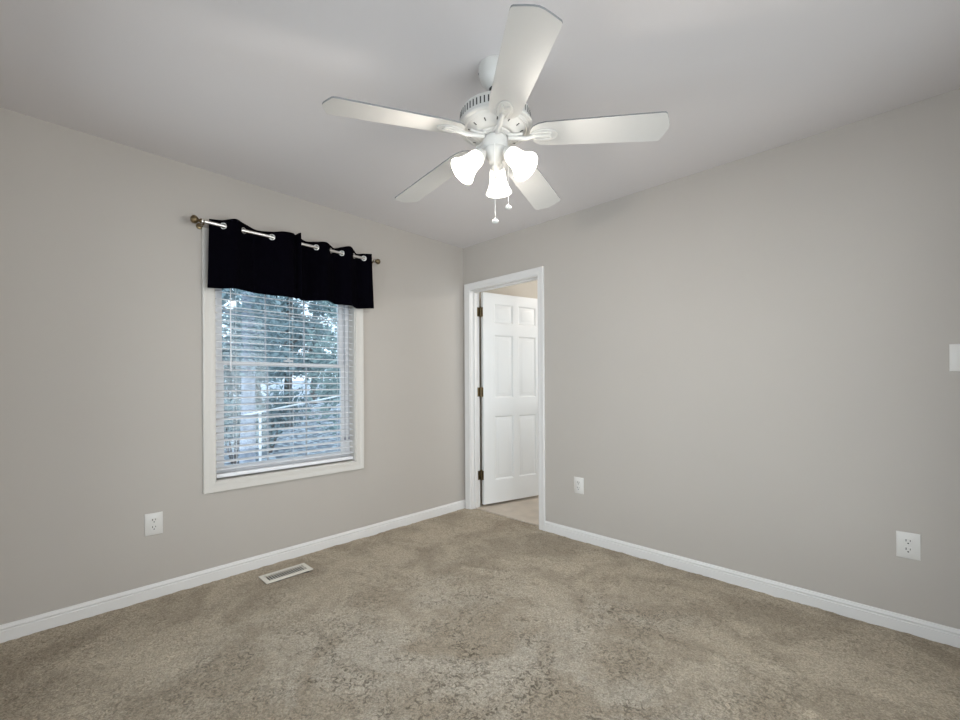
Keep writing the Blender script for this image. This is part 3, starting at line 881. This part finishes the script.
# ---------------------------------------------------------------- outdoors beyond the window
GZ = -.55
b = MB(); n_ = 60
def gz(x, y): return GZ + .10 * noise.noise(Vector((x * .35, y * .35, 0))) + .06 * max(0, -x - 8)
gx0, gx1, gy0, gy1 = -45.0, -.16, -18.0, 34.0
vs = [(gx0 + (gx1 - gx0) * i / n_, gy0 + (gy1 - gy0) * j / n_, gz(gx0 + (gx1 - gx0) * i / n_, gy0 + (gy1 - gy0) * j / n_)) for j in range(n_ + 1) for i in range(n_ + 1)]
fs = [(j * (n_ + 1) + i, j * (n_ + 1) + i + 1, (j + 1) * (n_ + 1) + i + 1, (j + 1) * (n_ + 1) + i) for j in range(n_) for i in range(n_)]
b.add(vs, fs, True)
struct('ground', b, M['ground'], 'blue grey woodland ground outside the window', 'ground')

def leaves(mb, c, rad, n, size, squash=1.0, hollow=.35):
    for _ in range(n):
        while True:
            p = Vector((random.uniform(-1, 1), random.uniform(-1, 1), random.uniform(-1, 1)))
            if hollow < p.length < 1: break
        p = Vector((p.x * rad, p.y * rad, p.z * rad * squash)) + Vector(c)
        u = Vector((random.gauss(0, 1), random.gauss(0, 1), random.gauss(0, .6))).normalized()
        w = u.cross(Vector((random.gauss(0, 1), random.gauss(0, 1), random.gauss(0, 1)))).normalized()
        s = size * random.uniform(.6, 1.3)
        mb.add([p - u * s, p + w * s * .45, p + u * s, p - w * s * .45], [(0, 1, 2, 3)])

def make_tree(h, r, crown, nl, size, leafm, barkm, label, spread=1.4):
    e = bpy.data.objects.new('tree', None); COL.objects.link(e); tag(e, label, 'tree', 'trees outside the window')
    mb = MB(); pts = []; rad = []
    lean = random.uniform(-.04, .04)
    for i in range(9):
        t = i / 8; pts.append((lean * h * t + .06 * math.sin(t * 7), .05 * math.cos(t * 5), -.15 + h * t)); rad.append(r * (1 - .75 * t) + (.5 * r if i == 0 else 0))
    mb.path(pts, rad, 12)
    tr = mb.build('trunk', barkm, e)
    fo = MB(); br = MB()
    for c in range(crown):
        t = random.uniform(.22, 1.0); a = random.uniform(0, 2 * PI); d = spread * random.uniform(.25, 1.0) * (1.15 - .5 * t)
        p0 = Vector(pts[int(t * 8)]); p1 = p0 + Vector((math.cos(a) * d, math.sin(a) * d, random.uniform(.1, .6)))
        br.path([p0, (p0 + p1) / 2 + Vector((0, 0, -.05)), p1], [r * .25, r * .16, r * .05], 6)
        leaves(fo, p1, random.uniform(.5, .95), nl // crown, size, .75, .1)
    br.build('branches', barkm, e); fo.build('foliage', leafm, e)
    return e
P0 = (0, 0, 0)
kinds = [make_tree(6.5, .11, 18, 5600, .085, M['leaf'], M['bark'], ''),
         make_tree(8.0, .15, 24, 7600, .10, M['leaf2'], M['bark'], ''),
         make_tree(4.2, .06, 16, 4200, .07, M['leaf'], M['bark'], '', 1.0)]
spots = [(-6.0, 2.6, 0, .4, 'blue green tree nearest the window, right of the pale trunk'),
         (-9.2, -.6, 1, 1.1, 'tall dark tree at the left of the window view'),
         (-9.2, 4.0, 2, 2.0, 'slender young tree at the right of the window view'),
         (-13.0, .3, 2, 1.6, 'slender tree farther back at the left, behind the shrubs'),
         (-12.2, 3.3, 1, 2.7, 'broad tree farther back behind the pale trunk'),
         (-14.8, 7.0, 0, 3.3, 'leafy tree farther back at the right'),
         (-17.2, 4.0, 1, 5.0, 'dark tree far back at the middle'),
         (-17.0, .2, 0, .9, 'leafy tree far back at the left'),
         (-20.0, 7.8, 1, 2.4, 'farthest tree at the right of the woods'),
         (-21.5, 1.8, 1, .2, 'farthest tree at the left of the woods')]
used = set()
for x, y, k, a, lab in spots:
    e = kinds[k] if k not in used else copy_tree(kinds[k])
    used.add(k)
    e.location = (x, y, gz(x, y)); e.rotation_euler = (0, 0, a); e['label'] = lab
# shrubs along the wood's edge
def make_shrub(label):
    e = bpy.data.objects.new('shrub', None); COL.objects.link(e); tag(e, label, 'shrub', 'shrubs at the edge of the woods')
    st = MB(); fo = MB()
    for i in range(9):
        a = 2 * PI * i / 9; d = random.uniform(.2, .6); hh = random.uniform(.6, 1.2)
        st.path([(0, 0, -.05), (math.cos(a) * d * .4, math.sin(a) * d * .4, hh * .5), (math.cos(a) * d, math.sin(a) * d, hh)], [.018, .012, .006], 6)
        leaves(fo, (math.cos(a) * d, math.sin(a) * d, hh * .8), .42, 190, .055, 1.0, 0)
    st.build('stems', M['bark'], e); fo.build('foliage', M['leaf2'], e)
    return e
sh0 = None
for i, (x, y, lab) in enumerate([(-6.9, .05, 'shrub at the left of the woodland edge'),                             (-8.4, 1.3, 'shrub at the middle of the woodland edge'), (-11.2, 5.9, 'shrub set back among the right trunks'),
                            (-15.4, 2.2, 'shrub far back, low between the left trunks')]):
    if sh0 is None: sh0 = e = make_shrub(lab)
    else: e = copy_tree(sh0)
    e.location = (x, y, gz(x, y)); e.rotation_euler = (0, 0, i * 1.3); e['label'] = lab; s_ = [1.0, 1.1, 1.1, 1.7, 2.2][i]; e.scale = (s_, s_, s_ * 1.15)
# pale trunk close to the window
e = bpy.data.objects.new('pale_tree', None); COL.objects.link(e); e.location = (-4.6, -.44, gz(-4.6, -.44))
tag(e, 'thick pale barked trunk at the left of the window view', 'tree')
b = MB().path([(0, 0, -.15), (0, 0, .15), (.02, .01, .8), (.0, .03, 1.6), (.04, .02, 3.0), (.02, -.02, 6.5)], [.17, .125, .11, .10, .09, .04], 16)
b.build('trunk', M['palebark'], e)
b = MB(); fo = MB()
for k in range(9):
    a = k * 2.4; p0 = Vector((.02, 0, 3.3 + .33 * k)); p1 = p0 + Vector((math.cos(a) * 1.0, math.sin(a) * 1.0, .5))
    b.path([p0, (p0 + p1) / 2, p1], [.04, .025, .01], 6); leaves(fo, p1, .7, 150, .08, .8, .1)
for k in range(7):
    a = k * 2.1 + .4; p0 = Vector((.01, 0, 2.0 + .16 * k)); p1 = p0 + Vector((math.cos(a) * .5, math.sin(a) * .5, .1))
    b.path([p0, p1], [.02, .008], 6); leaves(fo, p1, .50, 330, .05, .8, 0)
b.build('branches', M['palebark'], e); fo.build('foliage', M['leaf2'], e)
# sloping white handrail with one post
hr = Thing('handrail', (-3.2, -.714, gz(-3.2, -.714)), 'thin white sloping handrail with one post outside the window', 'railing')
b = MB().box((-3.214, -.728, gz(-3.2, -.714) - .02), (-3.186, -.700, .80), bev=.003)
hr.part('post', b, M['rail'])
b = MB().path([(-3.2, -1.35, .70), (-3.2, -.95, .765), (-3.2, -.714, .808), (-3.2, .45, 1.0)], .012, 10)
hr.part('rail', b, M['rail'])
